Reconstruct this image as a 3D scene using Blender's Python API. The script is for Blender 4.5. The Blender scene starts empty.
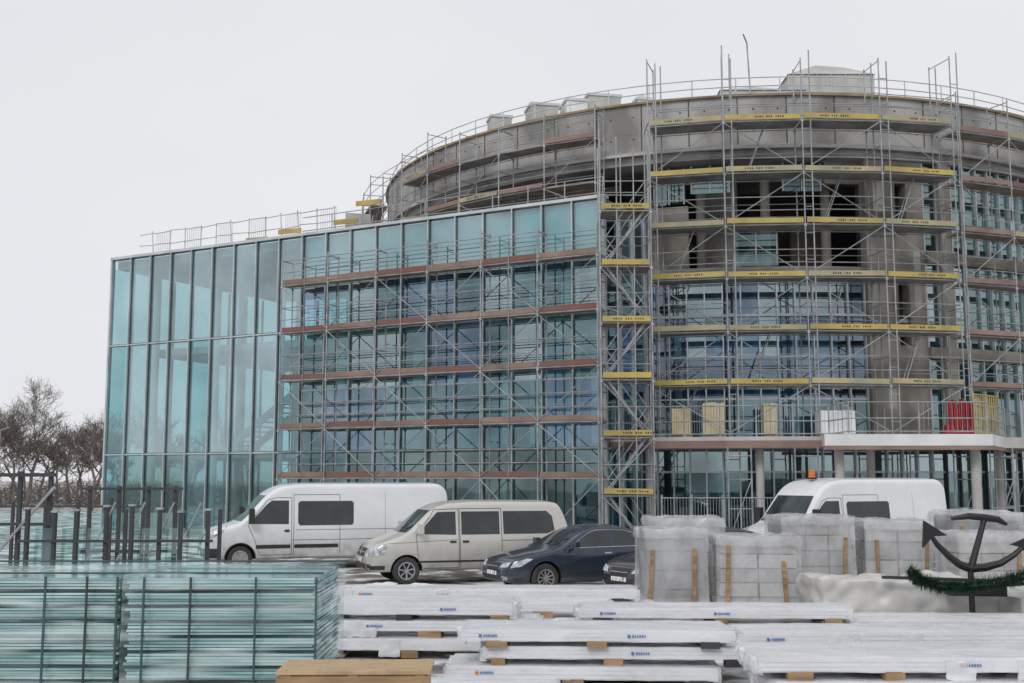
import bpy, bmesh, math, random
import numpy as np
from mathutils import Vector, Matrix, noise
from mathutils.bvhtree import BVHTree
random.seed(7)
scene=bpy.context.scene
R=math.radians
# ---------------------------------------------------------------- materials
def N(nt,t,**k):
    n=nt.nodes.new(t)
    for a,b in k.items(): setattr(n,a,b)
    return n
def mat(name,c1,c2=None,scale=3.0,rough=.6,metal=0.0,bump=0.0,bscale=None,stretch=(1,1,1),lo=.35,hi=.65,c3=None,detail=6,dist=0,coat=0,spec=.5,ridged=False):
    m=bpy.data.materials.new(name); m.use_nodes=True; nt=m.node_tree
    b=nt.nodes['Principled BSDF']; L=nt.links.new
    b.inputs['Roughness'].default_value=rough; b.inputs['Metallic'].default_value=metal
    b.inputs['Coat Weight'].default_value=coat
    b.inputs['Specular IOR Level'].default_value=spec
    if c2 is None: c2=tuple(x*.75 for x in c1)
    tc=N(nt,'ShaderNodeTexCoord'); mp=N(nt,'ShaderNodeMapping'); mp.inputs['Scale'].default_value=stretch
    L(tc.outputs['Object'],mp.inputs[0])
    no=N(nt,'ShaderNodeTexNoise'); no.inputs['Scale'].default_value=scale; no.inputs['Detail'].default_value=detail; no.inputs['Distortion'].default_value=dist
    L(mp.outputs[0],no.inputs['Vector'])
    cr=N(nt,'ShaderNodeValToRGB'); e=cr.color_ramp.elements
    e[0].position=lo; e[0].color=(*c2,1); e[1].position=hi; e[1].color=(*c1,1)
    if c3:
        x=e.new((lo+hi)/2); x.color=(*c3,1)
    L(no.outputs['Fac'],cr.inputs[0]); L(cr.outputs[0],b.inputs['Base Color'])
    if bump>0:
        n2=N(nt,'ShaderNodeTexNoise')
        if ridged: n2.noise_type='RIDGED_MULTIFRACTAL'
        n2.inputs['Scale'].default_value=bscale or scale*4; n2.inputs['Detail'].default_value=3 if ridged else 5; n2.inputs['Distortion'].default_value=dist*.5 if ridged else dist
        L(mp.outputs[0],n2.inputs['Vector'])
        bp=N(nt,'ShaderNodeBump'); bp.inputs['Strength'].default_value=bump; bp.inputs['Distance'].default_value=.02 if ridged else .05
        L(n2.outputs['Fac'],bp.inputs['Height']); L(bp.outputs[0],b.inputs['Normal'])
    return m
def glass(name,tint,f0,f1,gl=(.9,.95,1)):
    m=bpy.data.materials.new(name); m.use_nodes=True; nt=m.node_tree; nt.nodes.clear(); L=nt.links.new
    o=N(nt,'ShaderNodeOutputMaterial'); mx=N(nt,'ShaderNodeMixShader'); t=N(nt,'ShaderNodeBsdfTransparent'); g=N(nt,'ShaderNodeBsdfGlossy')
    t.inputs[0].default_value=(*tint,1); g.inputs['Color'].default_value=(*gl,1); g.inputs['Roughness'].default_value=.03
    lw=N(nt,'ShaderNodeLayerWeight'); lw.inputs[0].default_value=.5
    mr=N(nt,'ShaderNodeMapRange'); mr.inputs[3].default_value=f0; mr.inputs[4].default_value=f1
    tc=N(nt,'ShaderNodeTexCoord'); no=N(nt,'ShaderNodeTexNoise'); no.inputs['Scale'].default_value=.35; no.inputs['Detail'].default_value=3
    L(tc.outputs['Object'],no.inputs['Vector'])
    bp=N(nt,'ShaderNodeBump'); bp.inputs['Strength'].default_value=.15; bp.inputs['Distance'].default_value=.05
    L(no.outputs['Fac'],bp.inputs['Height']); L(bp.outputs[0],g.inputs['Normal'])
    L(lw.outputs['Facing'],mr.inputs[0])
    ad=N(nt,'ShaderNodeMath',operation='MULTIPLY_ADD'); ad.inputs[1].default_value=.55; ad.inputs[2].default_value=-.28
    L(no.outputs['Fac'],ad.inputs[0]); a2=N(nt,'ShaderNodeMath',operation='ADD',use_clamp=True)
    L(ad.outputs[0],a2.inputs[0]); L(mr.outputs[0],a2.inputs[1])
    L(a2.outputs[0],mx.inputs[0]); L(t.outputs[0],mx.inputs[1]); L(g.outputs[0],mx.inputs[2]); L(mx.outputs[0],o.inputs[0])
    return m
def film(name,c1,c2,alpha_lo,alpha_hi,scale=2.0,stretch=(1,1,1),rough=.25,bump=.8,a0=.35,a1=.65,bs=None,dist=.5):
    m=mat(name,c1,c2,scale=scale,rough=rough,bump=bump,bscale=bs or scale*1.6,stretch=stretch,lo=.3,hi=.7,dist=dist,ridged=True)
    nt=m.node_tree; L=nt.links.new; b=nt.nodes['Principled BSDF']
    tc=nt.nodes['Texture Coordinate']
    no=N(nt,'ShaderNodeTexNoise'); no.inputs['Scale'].default_value=scale*1.3; no.inputs['Distortion'].default_value=dist; no.inputs['Detail'].default_value=4
    mp=N(nt,'ShaderNodeMapping'); mp.inputs['Scale'].default_value=stretch; mp.inputs['Location'].default_value=(5,3,1)
    L(tc.outputs['Object'],mp.inputs[0]); L(mp.outputs[0],no.inputs['Vector'])
    mr=N(nt,'ShaderNodeMapRange'); mr.inputs[1].default_value=a0; mr.inputs[2].default_value=a1; mr.inputs[3].default_value=alpha_lo; mr.inputs[4].default_value=alpha_hi
    L(no.outputs['Fac'],mr.inputs[0]); L(mr.outputs[0],b.inputs['Alpha'])
    return m
def paint(name,c,rough=.3,metal=0,dirt=.5,dz=.9):
    m=mat(name,c,tuple(x*.93 for x in c),scale=1.5,rough=rough,metal=metal,coat=.4)
    nt=m.node_tree; L=nt.links.new; b=nt.nodes['Principled BSDF']; cr=[n for n in nt.nodes if n.type=='VALTORGB'][0]
    tc=nt.nodes['Texture Coordinate']; sx=N(nt,'ShaderNodeSeparateXYZ'); L(tc.outputs['Object'],sx.inputs[0])
    mr=N(nt,'ShaderNodeMapRange'); mr.inputs[1].default_value=.2; mr.inputs[2].default_value=dz; mr.inputs[3].default_value=1; mr.inputs[4].default_value=.08
    L(sx.outputs[2],mr.inputs[0]); no=N(nt,'ShaderNodeTexNoise'); no.inputs['Scale'].default_value=4; no.inputs['Detail'].default_value=8
    L(tc.outputs['Object'],no.inputs['Vector'])
    mu=N(nt,'ShaderNodeMath',operation='MULTIPLY'); L(mr.outputs[0],mu.inputs[0]); L(no.outputs['Fac'],mu.inputs[1])
    m2=N(nt,'ShaderNodeMath',operation='MULTIPLY',use_clamp=True); m2.inputs[1].default_value=dirt*2; L(mu.outputs[0],m2.inputs[0])
    mx=N(nt,'ShaderNodeMixRGB'); mx.inputs[2].default_value=(.16,.145,.125,1)
    L(m2.outputs[0],mx.inputs[0]); L(cr.outputs[0],mx.inputs[1]); L(mx.outputs[0],b.inputs['Base Color'])
    return m

steel=mat('galvanised_steel',(.42,.43,.44),(.25,.26,.27),scale=2,rough=.5,metal=.3)
stairm=mat('stair_aluminium',(.36,.37,.38),(.24,.25,.26),scale=2,rough=.5,metal=.3)
deckm=mat('scaffold_deck',(.32,.31,.29),(.18,.17,.16),scale=1.2,rough=.8)
decku=mat('plywood_deck',(.34,.27,.21),(.2,.15,.12),scale=1,rough=.8)
redb=mat('red_brown_toeboard',(.21,.075,.065),(.17,.10,.085),scale=.7,rough=.7)
redb2=mat('grey_brown_toeboard',(.29,.20,.165),(.20,.125,.105),scale=.9,rough=.7)
yel=mat('yellow_toeboard',(.54,.41,.10),(.34,.27,.10),scale=.9,rough=.6)
yel2=mat('worn_toeboard',(.44,.38,.2),(.27,.25,.19),scale=1,rough=.7)
ink=mat('dark_print',(.05,.05,.05),rough=.6)
concrete=mat('rough_concrete',(.40,.395,.38),(.20,.195,.185),scale=.6,rough=.9,bump=.3,c3=(.32,.31,.295),detail=12,stretch=(1,1,.6),lo=.38,hi=.62)
concb=mat('concrete_beige',(.34,.315,.28),(.15,.135,.115),scale=.7,rough=.9,bump=.4,c3=(.26,.24,.21),detail=12,stretch=(1,1,.5),lo=.38,hi=.62)
concl=mat('light_concrete',(.50,.495,.48),(.38,.37,.355),scale=1,rough=.85)
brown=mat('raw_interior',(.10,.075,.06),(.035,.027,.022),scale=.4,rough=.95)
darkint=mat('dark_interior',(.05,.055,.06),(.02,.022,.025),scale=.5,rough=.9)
tealint=mat('teal_interior',(.10,.19,.21),(.04,.08,.09),scale=.6,rough=.7)
blueint=mat('blue_interior',(.24,.40,.60),(.07,.14,.23),scale=.45,rough=.6,stretch=(1,1,.35))
whiteint=mat('white_render',(.74,.74,.74),(.6,.61,.62),scale=1,rough=.7)
silver=mat('aluminium_mullion',(.6,.63,.65),(.46,.49,.51),scale=1,rough=.4,metal=.4)
darkfr=mat('dark_frame',(.045,.05,.055),rough=.5)
tealfr=mat('teal_joint',(.05,.10,.105),rough=.4)
capw=mat('timber_cap',(.36,.26,.14),(.2,.14,.08),scale=1,rough=.8)
wood=mat('pine_timber',(.40,.26,.14),(.24,.15,.08),scale=2,rough=.8,stretch=(1,1,6))
plyw=mat('plywood',(.52,.38,.22),(.34,.24,.135),scale=3.5,rough=.7,stretch=(1,9,1),detail=10)
insul=mat('pale_insulation',(.62,.55,.36),(.45,.38,.22),scale=1.5,rough=.7)
snowm=mat('snow',(.82,.83,.86),(.7,.71,.74),scale=2,rough=.8,bump=.4,bscale=8)
black=mat('black_plastic',(.025,.025,.027),(.018,.018,.018),rough=.55)
rubber=mat('tyre_rubber',(.03,.03,.03),(.05,.048,.045),scale=6,rough=.85)
rimm=mat('alloy_rim',(.5,.5,.52),(.35,.35,.36),scale=5,rough=.35,metal=.7)
carg=mat('tinted_car_glass',(.03,.037,.042),(.012,.016,.02),scale=1.5,rough=.06,spec=.7)
carg2=mat('windscreen_glass',(.05,.065,.07),(.02,.03,.034),scale=1.5,rough=.05,spec=.28)
lamp=mat('headlamp_lens',(.6,.62,.65),(.2,.21,.23),scale=9,rough=.1,spec=.9)
orange=mat('orange_plastic',(.8,.2,.02),rough=.3)
red=mat('red_plastic',(.36,.03,.04),(.22,.02,.03),rough=.4)
plate=mat('number_plate',(.75,.75,.75),(.1,.1,.1),scale=22,rough=.5,stretch=(.01,1.0,.3),lo=.42,hi=.46)
blue=mat('blue_print',(.05,.14,.42),(.1,.2,.45),scale=20,rough=.5)
panelw=mat('white_panel_edge',(.84,.85,.87),(.72,.73,.75),scale=2,rough=.4,stretch=(.3,1,8))
filmw=film('white_foil',(.93,.94,.97),(.86,.87,.9),.35,.72,scale=1.6,stretch=(.7,1,1.4),rough=.18,bump=.7,bs=4.2)
filmg=film('stretch_wrap',(.80,.81,.83),(.70,.71,.73),.24,.50,scale=1.3,stretch=(1.2,1.2,.8),bump=.9,rough=.15,bs=4.5)
filmt=film('foil_over_glass',(.86,.93,.93),(.66,.82,.82),.05,.50,scale=1.3,stretch=(.3,1,4),bump=.6,rough=.1,a0=.42,a1=.66,bs=2.2)
glassedge=mat('glass_sheet_edges',(.58,.78,.77),(.09,.22,.23),scale=1.6,rough=.08,stretch=(.3,1,5),lo=.30,hi=.68,c3=(.27,.48,.48),dist=.9,spec=.9)
goodsA=mat('packed_goods',(.40,.39,.38),(.26,.255,.25),scale=3,rough=.8,stretch=(1,1,2))
goodsB=mat('packed_goods_grey',(.24,.24,.245),(.14,.14,.14),scale=3,rough=.8)
tarp=mat('grey_tarpaulin',(.6,.59,.57),(.48,.47,.45),scale=1.6,rough=.4,bump=.9,bscale=2.4,dist=.6,ridged=True)
twig=mat('distant_twigs',(.19,.16,.14),(.12,.10,.09),scale=3,rough=.95)
iron=mat('black_iron',(.012,.012,.013),rough=.45)
needle=mat('fir_needles',(.03,.075,.035),(.012,.035,.02),scale=8,rough=.7)
gp=glass('glass_pale',(.56,.82,.84),.24,.74,(.76,.92,.94))
gp2=glass('glass_pale_b',(.48,.73,.75),.34,.84,(.70,.87,.90))
gb=glass('glass_blue',(.52,.72,.84),.2,.66,(.60,.77,.93))
gb2=glass('glass_teal',(.42,.70,.73),.18,.6,(.6,.84,.87))
gd=glass('glass_dark',(.34,.52,.51),.14,.55,(.66,.88,.86))
gpane=glass('loose_glass',(.66,.86,.85),.12,.55,(.8,.95,.94))
spand=mat('spandrel_glass',(.34,.51,.53),(.25,.40,.43),scale=.5,rough=.12,spec=.8)

# ---------------------------------------------------------------- mesh builder
class MB:
    def __init__(s): s.v=[];s.f=[];s.m=[];s.mats=[]
    def mi(s,m):
        if m not in s.mats: s.mats.append(m)
        return s.mats.index(m)
    def add(s,vs,fs,m):
        o=len(s.v); s.v+= [tuple(x) for x in vs]; k=s.mi(m)
        for f in fs: s.f.append([i+o for i in f]); s.m.append(k)
    def quad(s,pts,m): s.add(pts,[list(range(len(pts)))],m)
    def hexa(s,b,t,m):
        s.add(list(b)+list(t),[[3,2,1,0],[4,5,6,7],[0,1,5,4],[1,2,6,5],[2,3,7,6],[3,0,4,7]],m)
    def box(s,c,sz,m,rz=0):
        x,y,z=[a/2 for a in sz]; ca,sa=math.cos(rz),math.sin(rz)
        P=[(-x,-y),(x,-y),(x,y),(-x,y)]
        P=[(c[0]+a*ca-b*sa,c[1]+a*sa+b*ca) for a,b in P]
        s.hexa([(a,b,c[2]-z) for a,b in P],[(a,b,c[2]+z) for a,b in P],m)
    def beam(s,p0,p1,w,h,m):
        p0=Vector(p0);p1=Vector(p1);d=(p1-p0)
        if d.length<1e-5:return
        d.normalize(); up=Vector((0,0,1)) if abs(d.z)<.95 else Vector((0,1,0))
        a=d.cross(up).normalized(); u=a.cross(d).normalized(); a*=w/2;u*=h/2
        s.hexa([p0-a-u,p0+a-u,p0+a+u,p0-a+u],[p1-a-u,p1+a-u,p1+a+u,p1-a+u],m)
    def tube(s,p0,p1,r,m,n=5,r2=None):
        p0=Vector(p0);p1=Vector(p1);d=(p1-p0)
        if d.length<1e-5:return
        d.normalize(); up=Vector((0,0,1)) if abs(d.z)<.95 else Vector((0,1,0))
        a=d.cross(up).normalized(); u=a.cross(d); r2=r if r2 is None else r2
        vs=[p0+(a*math.cos(6.2832*i/n)+u*math.sin(6.2832*i/n))*r for i in range(n)]+[p1+(a*math.cos(6.2832*i/n)+u*math.sin(6.2832*i/n))*r2 for i in range(n)]
        fs=[[i,(i+1)%n,n+(i+1)%n,n+i] for i in range(n)]+[list(range(n))[::-1],list(range(n,2*n))]
        s.add(vs,fs,m)
    def prism(s,poly,z0,z1,m):
        n=len(poly); s.add([(x,y,z0) for x,y in poly]+[(x,y,z1) for x,y in poly],[list(range(n))[::-1],list(range(n,2*n))]+[[i,(i+1)%n,n+(i+1)%n,n+i] for i in range(n)],m)
    def obj(s,name,parent=None,smooth=False):
        me=bpy.data.meshes.new(name); me.from_pydata(s.v,[],s.f)
        for m in s.mats: me.materials.append(m)
        me.polygons.foreach_set('material_index',s.m)
        if smooth: me.shade_smooth(); me.set_sharp_from_angle(angle=R(40))
        me.update(); o=bpy.data.objects.new(name,me); scene.collection.objects.link(o)
        if parent: o.parent=parent
        return o
def empty(name,loc=(0,0,0),rz=0):
    e=bpy.data.objects.new(name,None); e.location=loc; e.rotation_euler=(0,0,rz); scene.collection.objects.link(e); return e

# ---------------------------------------------------------------- world, sun, camera
w=bpy.data.worlds.new('World'); scene.world=w; w.use_nodes=True; nt=w.node_tree; bg=nt.nodes['Background']
sky=N(nt,'ShaderNodeTexSky',sky_type='NISHITA'); sky.sun_disc=False; sky.sun_elevation=R(38); sky.sun_rotation=R(200)
hs=N(nt,'ShaderNodeHueSaturation'); hs.inputs['Saturation'].default_value=.25
tc=N(nt,'ShaderNodeTexCoord'); no=N(nt,'ShaderNodeTexNoise'); no.inputs['Scale'].default_value=1.6; no.inputs['Detail'].default_value=4
mpn=N(nt,'ShaderNodeMapping'); mpn.inputs['Scale'].default_value=(1,1,2.5)
cr=N(nt,'ShaderNodeValToRGB'); cr.color_ramp.elements[0].position=.3; cr.color_ramp.elements[0].color=(7.7,7.8,8.25,1); cr.color_ramp.elements[1].position=.7; cr.color_ramp.elements[1].color=(8.4,8.45,8.75,1)
mx=N(nt,'ShaderNodeMixRGB'); mx.inputs[0].default_value=.94
l=nt.links.new
l(sky.outputs[0],hs.inputs['Color']); l(tc.outputs['Generated'],mpn.inputs[0]); l(mpn.outputs[0],no.inputs['Vector']); l(no.outputs['Fac'],cr.inputs[0])
l(hs.outputs[0],mx.inputs[1]); l(cr.outputs[0],mx.inputs[2]); l(mx.outputs[0],bg.inputs[0]); bg.inputs[1].default_value=.1
sd=bpy.data.lights.new('sun','SUN'); sd.energy=1.2; sd.angle=R(22); sd.color=(1,.99,.97)
so=bpy.data.objects.new('sun',sd); so.rotation_euler=(R(52),0,R(-20)); scene.collection.objects.link(so)
cd=bpy.data.cameras.new('camera'); cd.lens=40; cd.sensor_width=36; cd.clip_end=2000
co=bpy.data.objects.new('camera',cd); co.location=(0,0,2.55); co.rotation_euler=(R(90+6.84),0,0); scene.collection.objects.link(co); scene.camera=co
scene.view_settings.view_transform='Standard'; scene.view_settings.look='None'; scene.view_settings.exposure=0

# ---------------------------------------------------------------- ground
gm=mat('slushy_ground',(.68,.69,.72),(.14,.125,.11),scale=1.1,rough=.85,bump=.6,bscale=5,c3=(.27,.25,.23),detail=14,lo=.42,hi=.57,spec=.25)
def gh(x,y): return .03*noise.noise(Vector((x*.4,y*.4,0)))
g=MB(); xs=[-600,-200,-80,-40]+list(np.arange(-20,21,1.0))+[40,80,200,600]; ys=[-60,-20,0]+list(np.arange(6,40,1.0))+[50,80,150,300,900]
vs=[(x,y,gh(x,y)-.02 if abs(x)<20 and 5<y<39 else -.02) for y in ys for x in xs]; nx=len(xs)
g.add(vs,[[j*nx+i,j*nx+i+1,(j+1)*nx+i+1,(j+1)*nx+i] for j in range(len(ys)-1) for i in range(nx-1)],gm)
g.obj('ground',smooth=True)

# ---------------------------------------------------------------- building
P0=Vector((3.4,41.2,0)); D=Vector((-.877,.481,0)).normalized(); NN=Vector((-.481,-.877,0)).normalized()
def W(s,t,z): 
    p=P0+D*s+NN*t; return (p.x,p.y,z)
CX,CY=11.4,61.5
def C(phi,r,z): a=R(phi); r=max(.05,r-1.0); return (CX+r*math.sin(a),CY-r*math.cos(a),z)
def sector(mb,a0,a1,r0,r1,z0,z1,m,step=3.0):
    n=max(1,int(abs(a1-a0)/step)); 
    vs=[];fs=[]
    for i in range(n+1):
        a=a0+(a1-a0)*i/n
        vs+=[C(a,r0,z0),C(a,r1,z0),C(a,r1,z1),C(a,r0,z1)]
    for i in range(n):
        k=i*4
        for j in range(4): fs.append([k+j,k+4+j,k+4+(j+1)%4,k+(j+1)%4])
    fs+=[[0,1,2,3],[n*4+3,n*4+2,n*4+1,n*4]]
    mb.add(vs,fs,m)
def wbox(mb,s0,s1,t0,t1,z0,z1,m):
    mb.hexa([W(s0,t0,z0),W(s0,t1,z0),W(s1,t1,z0),W(s1,t0,z0)],[W(s0,t0,z1),W(s0,t1,z1),W(s1,t1,z1),W(s1,t0,z1)],m)
bld=empty('round_glass_building')
ws=MB(); wg=MB(); wf=MB()
DW=12; LW=25.6; NP=20; pw=LW/NP
for i in range(NP):
    s0=i*pw; s1=s0+pw
    if s0>13.9:
        rr=[(0.1,3.62,random.choice([gd,gb2])),(3.62,8.73,random.choice([gp,gp2,gp2,gb2])),(8.73,12.8,random.choice([gp,gp2]))]
    else:
        rr=[(0.1,3.62,random.choice([gd,gb2])),(3.62,6.2,random.choice([gb,gb2,gb2])),(6.2,8.73,random.choice([gb,gb2,gp2])),(8.73,10.9,random.choice([gb,gb2,gp2])),(10.9,12.8,random.choice([gp,gp2]))]
    for z0,z1,m in rr: 
        j=random.uniform(-.008,.008); wg.quad([W(s0,j,z0),W(s1,-j,z0),W(s1,-j,z1),W(s0,j,z1)],m)
    if 0<i: 
        wbox(wf,s0-.02,s0+.02,.03,.12,0.1,12.85,silver); wbox(wf,s0-.045,s0+.045,-.16,.026,0.1,12.85,tealfr)
for s0 in (0,LW): wbox(wf,s0-.05,s0+.05,-.1,.1,0,12.9,silver)
for z in (3.62,8.73): wbox(wf,.05,LW-.05,-.10,.022,z-.06,z+.06,tealfr); wbox(wf,.05,LW-.05,.024,.05,z-.03,z+.03,silver)
for z in (6.2,10.9): wbox(wf,.05,14.0,-.08,.045,z-.035,z+.035,silver)
wbox(wf,-.06,LW+.06,-.3,.12,12.86,12.98,silver)
wbox(ws,0.1,14.0,-.25,-.18,10.95,12.75,spand)
for z in (3.45,8.45): 
    wbox(ws,.2,14,-DW+.2,-.25,z,z+.38,concl)
    wbox(ws,14,LW-.2,-DW+.2,-2.4,z,z+.32,concl)
wbox(ws,0,LW,-DW,-.3,12.45,12.84,concrete)
wbox(ws,.2,LW-.2,-DW+.2,-.2,0.0,.06,concl)
for zz in (5.3,6.9,10.2): wbox(ws,.3,13.8,-1.1,-.9,zz,zz+.07,whiteint)
wbox(ws,0.3,13,-3.6,-3.3,.1,12.4,blueint)
for s in np.arange(.8,13,1.7): wbox(ws,s,s+.55,-3.26,-3.1,.1+random.choice([0,3.8,8.8]),12.3,random.choice([whiteint,darkint,concl]))
for i in range(16):
    s=random.uniform(.5,13); z=random.choice([.2,3.9,6.3,8.9]); wbox(ws,s,s+random.uniform(.4,1.1),-.9-.03*i,-.87-.03*i,z,z+random.uniform(.9,1.9),random.choice([whiteint,blueint,tealint,darkint]))
wbox(ws,13.0,13.4,-DW+.3,-2.6,.1,12.4,tealint)
wbox(ws,17.5,22.5,-10,-9.6,.1,8.4,tealint)
for s in np.arange(1.3,LW,3.9):
    for t in (-2.0,-8):
        p=W(s,t,0.06); ws.tube(p,(p[0],p[1],12.45),.2,whiteint,10)
for (a,b,z0,z1) in ((23.3,16,3.9,8.5),):
    for t in (-5.5,-7.3): ws.beam(W(a,t,z0),W(b,t,z1),.12,.35,concl)
    for k in range(20):
        f=k/20; s=a+(b-a)*f; wbox(ws,s-.2,s+.2,-7.2,-5.6,z0+(z1-z0)*f,z0+(z1-z0)*f+.05,concl)
for k in range(9):
    t0=-k*DW/9; t1=-(k+1)*DW/9
    for z0,z1 in ((.1,3.62),(3.62,8.73),(8.73,12.45)):
        wg.quad([W(LW,t0,z0),W(LW,t1,z0),W(LW,t1,z1),W(LW,t0,z1)],gp)
    wbox(wf,LW-.04,LW+.04,t1-.06,t1+.06,.1,12.4,tealfr)
for i in range(9):
    s0=13+i*1.4
    for z0,z1 in ((.1,3.62),(3.62,8.73),(8.73,12.45)): wg.quad([W(s0,-DW,z0),W(s0+1.4,-DW,z0),W(s0+1.4,-DW,z1),W(s0,-DW,z1)],gp)
    wbox(wf,s0-.06,s0+.06,-DW-.05,-DW+.05,.1,12.4,tealfr)
for k in range(4):
    t0=-k*1.25; t1=t0-1.25
    for z0,z1 in ((.1,3.62),(3.62,6.2),(6.2,8.73),(8.73,10.9),(10.9,12.8)):
        wg.quad([W(-.02,t0,z0),W(-.02,t1,z0),W(-.02,t1,z1),W(-.02,t0,z1)],random.choice([gb2,gd,gb]))
    wbox(wf,-.1,.0,t1-.03,t1+.03,.1,12.85,silver)
for z in (3.62,6.2,8.73,10.9): wbox(wf,-.08,-.03,-5,-.1,z-.04,z+.04,silver)
ws.obj('wing_structure',bld); wg.obj('wing_glazing',bld); wf.obj('wing_mullions',bld)
# rotunda
RZ=17.5
rs=MB(); rg=MB(); rf=MB()
sector(rs,-180,180,12.5,13,0,15.4,brown,6)
sector(rs,-180,180,.1,18.9,15.1,15.4,concrete,6)
sector(rs,-100,100,18.75,19.15,15.4,RZ,concrete,2.5)
sector(rs,-180,180,.1,18.7,16.9,17.0,concl,6)
sector(rs,-100,100,18.68,19.27,RZ,RZ+.09,capw,2.5)
sector(rs,-100,100,19.153,19.2,15.4,15.52,concl,2.5)
sector(rs,-180,180,12,18.3,10.45,10.85,concrete,4)
sector(rs,-100,-21,12,18.6,12.4,12.84,concrete,4)
sector(rs,-180,180,12,18.3,7.1,7.4,concl,4)
sector(rs,-60,80,12,18.2,3.6,3.95,concl,4)
for a in np.arange(-98,98,6.0): sector(rs,a,a+.12,19.152,19.165,15.58,RZ-.02,brown,6)
for a in np.arange(-96,96,3.0):
    for z in (16.1,17.0):
        p=C(a,19.14,z); q=C(a,19.16,z); rs.tube(p,q,.035,darkint,6)
for a in np.arange(-97,97,9.0):
    a+=random.uniform(-3,3); sector(rs,a,a+random.uniform(.5,2.5),19.152,19.158,15.6+random.uniform(0,.8),16.7+random.uniform(0,.7),concrete,1)
for a in (-88,-76,-64,-53,-42,-31,-20.5,-13,-4,4.5):
    p=C(a,17.4,10.85); rs.tube(p,(p[0],p[1],15.1),.2,concb,12)
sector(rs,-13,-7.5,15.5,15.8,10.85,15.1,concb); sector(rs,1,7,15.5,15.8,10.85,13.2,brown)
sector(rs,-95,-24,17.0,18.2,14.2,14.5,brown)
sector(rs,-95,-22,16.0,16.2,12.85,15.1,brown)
sector(rs,-19.4,-14.5,18.0,18.3,10.85,13.4,concb); sector(rs,3.5,8.2,18.1,18.3,14.2,15.1,concb)
for a0,a1,z0,z1 in ((-14,-9,13.9,15.05),(-2,3,13.9,15.05),(-19,-15,13.5,15.0),(-8.5,-3,10.9,12.2)): 
    rg.quad([C(a0,18.2,z0),C(a1,18.2,z0),C(a1,18.2,z1),C(a0,18.2,z1)],gb2)
    for a in (a0,(a0+a1)/2,a1): p=C(a,18.23,z0); rf.tube(p,(p[0],p[1],z1),.035,silver,4)
rs.beam(C(-10,15,10.9),C(-1,15,13.1),.9,.25,concb)
for a0,a1,z0,z1 in ((8.2,12.3,3.95,15.4),(12.3,13.9,3.95,7.7),(12.3,13.9,10.2,12.1),(12.3,13.9,14.2,15.4),(13.9,16.3,3.95,15.4)):
    sector(rs,a0,a1,18.2,18.75,z0,z1,concb,1.4)
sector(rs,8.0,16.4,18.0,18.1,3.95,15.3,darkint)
sector(rs,12.6,13.7,18.5,18.65,8.6,8.75,concl)
for a,z,wd_,h in ((9.3,13.0,1.4,1.3),(10.4,5.2,1.1,1.6),(14.6,9.2,1,2.3),(8.7,9,.7,1.8)): sector(rs,a,a+wd_,18.753,18.76,z,z+h,concrete,1)
for z in (6.6,9.3,12.0,14.2): sector(rs,8.2,12.25,18.753,18.757,z,z+.025,brown,1)
for a in np.arange(-22,40,1.9):
    rg.quad([C(a,19.6,0),C(a+1.9,19.6,0),C(a+1.9,19.6,2.75),C(a,19.6,2.75)],random.choice([gd,gb2,gb2]))
    rg.quad([C(a,19.6,2.8),C(a+1.9,19.6,2.8),C(a+1.9,19.6,3.6),C(a,19.6,3.6)],gp2)
    p=C(a,19.66,0); rf.box((p[0],p[1],1.8),(.06,.12,3.6),darkfr if int(a)%2 else silver,R(a))
sector(rf,-22,40,19.56,19.64,2.74,2.81,silver)
sector(rs,-22,60,16.5,16.7,0,3.6,tealint)
for a in np.arange(-20,35,4.3): sector(rs,a,a+1.2,17.5,17.6,0,random.choice([2.0,2.6,3.5]),random.choice([whiteint,darkint,blueint]))
aa=np.linspace(-19.4,8,13)
for i in range(12):
    for z0,z1,m in ((3.97,5.6,gb2),(5.6,7.25,gb),(7.25,8.9,gb),(8.9,10.45,gb)):
        rg.quad([C(aa[i],18.45,z0),C(aa[i+1],18.45,z0),C(aa[i+1],18.45,z1),C(aa[i],18.45,z1)],random.choice([m,gb,gp2]) if z0>6 else m)
for a in aa: 
    p=C(a,18.5,0); rf.box((p[0],p[1],7.2),(.05,.14,6.46),silver,R(a))
for z in (5.6,7.25,8.9): sector(rf,-19.4,8,18.4,18.5,z-.035,z+.035,silver)
for a in np.arange(-18,8,3.1): sector(rs,a,a+1.1,15.7,15.9,4,10.4,random.choice([blueint,whiteint,blueint]))
sector(rs,-20,8,15.2,15.4,3.96,10.4,blueint)
ab=np.arange(16.5,70,2.2)
for i in range(len(ab)-1):
    for z0,z1 in ((4,7.2),(7.8,11),(11.4,15.4)):
        if random.random()<.92: rg.quad([C(ab[i],18.6,z0),C(ab[i+1],18.6,z0),C(ab[i+1],18.6,z1),C(ab[i],18.6,z1)],random.choice([gb2,gd,gp2]))
    p=C(ab[i],18.65,0); rf.box((p[0],p[1],9.7),(.07,.14,11.4),silver,R(ab[i]))
sector(rs,17,70,17.2,17.4,4,15.1,tealint)
for z in (7.2,11.0): sector(rs,16.4,80,17,18.9,z,z+.45,concb)
sector(rs,18.5,20.2,18.75,18.9,4,15.3,concb,1)
sector(rs,-21.5,30,16,22.5,3.62,4.0,concl,2)
sector(rs,-21.5,2,22.503,22.56,3.60,3.86,redb2,2)
rs.prism([(10.6,38.7),(16.3,38.7),(23.5,51),(19,51),(12,46)],3.64,4.03,whiteint)
rs.prism([(10.55,38.64),(16.35,38.64),(23.6,51),(23.4,51),(16.25,38.76),(10.55,38.76)],3.5,3.62,redb2)
for x,y in ((11.3,39.5),(16,39.5),(18.5,43.5),(21,48)): rs.tube((x,y,0),(x,y,3.64),.17,concl,12)
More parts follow.
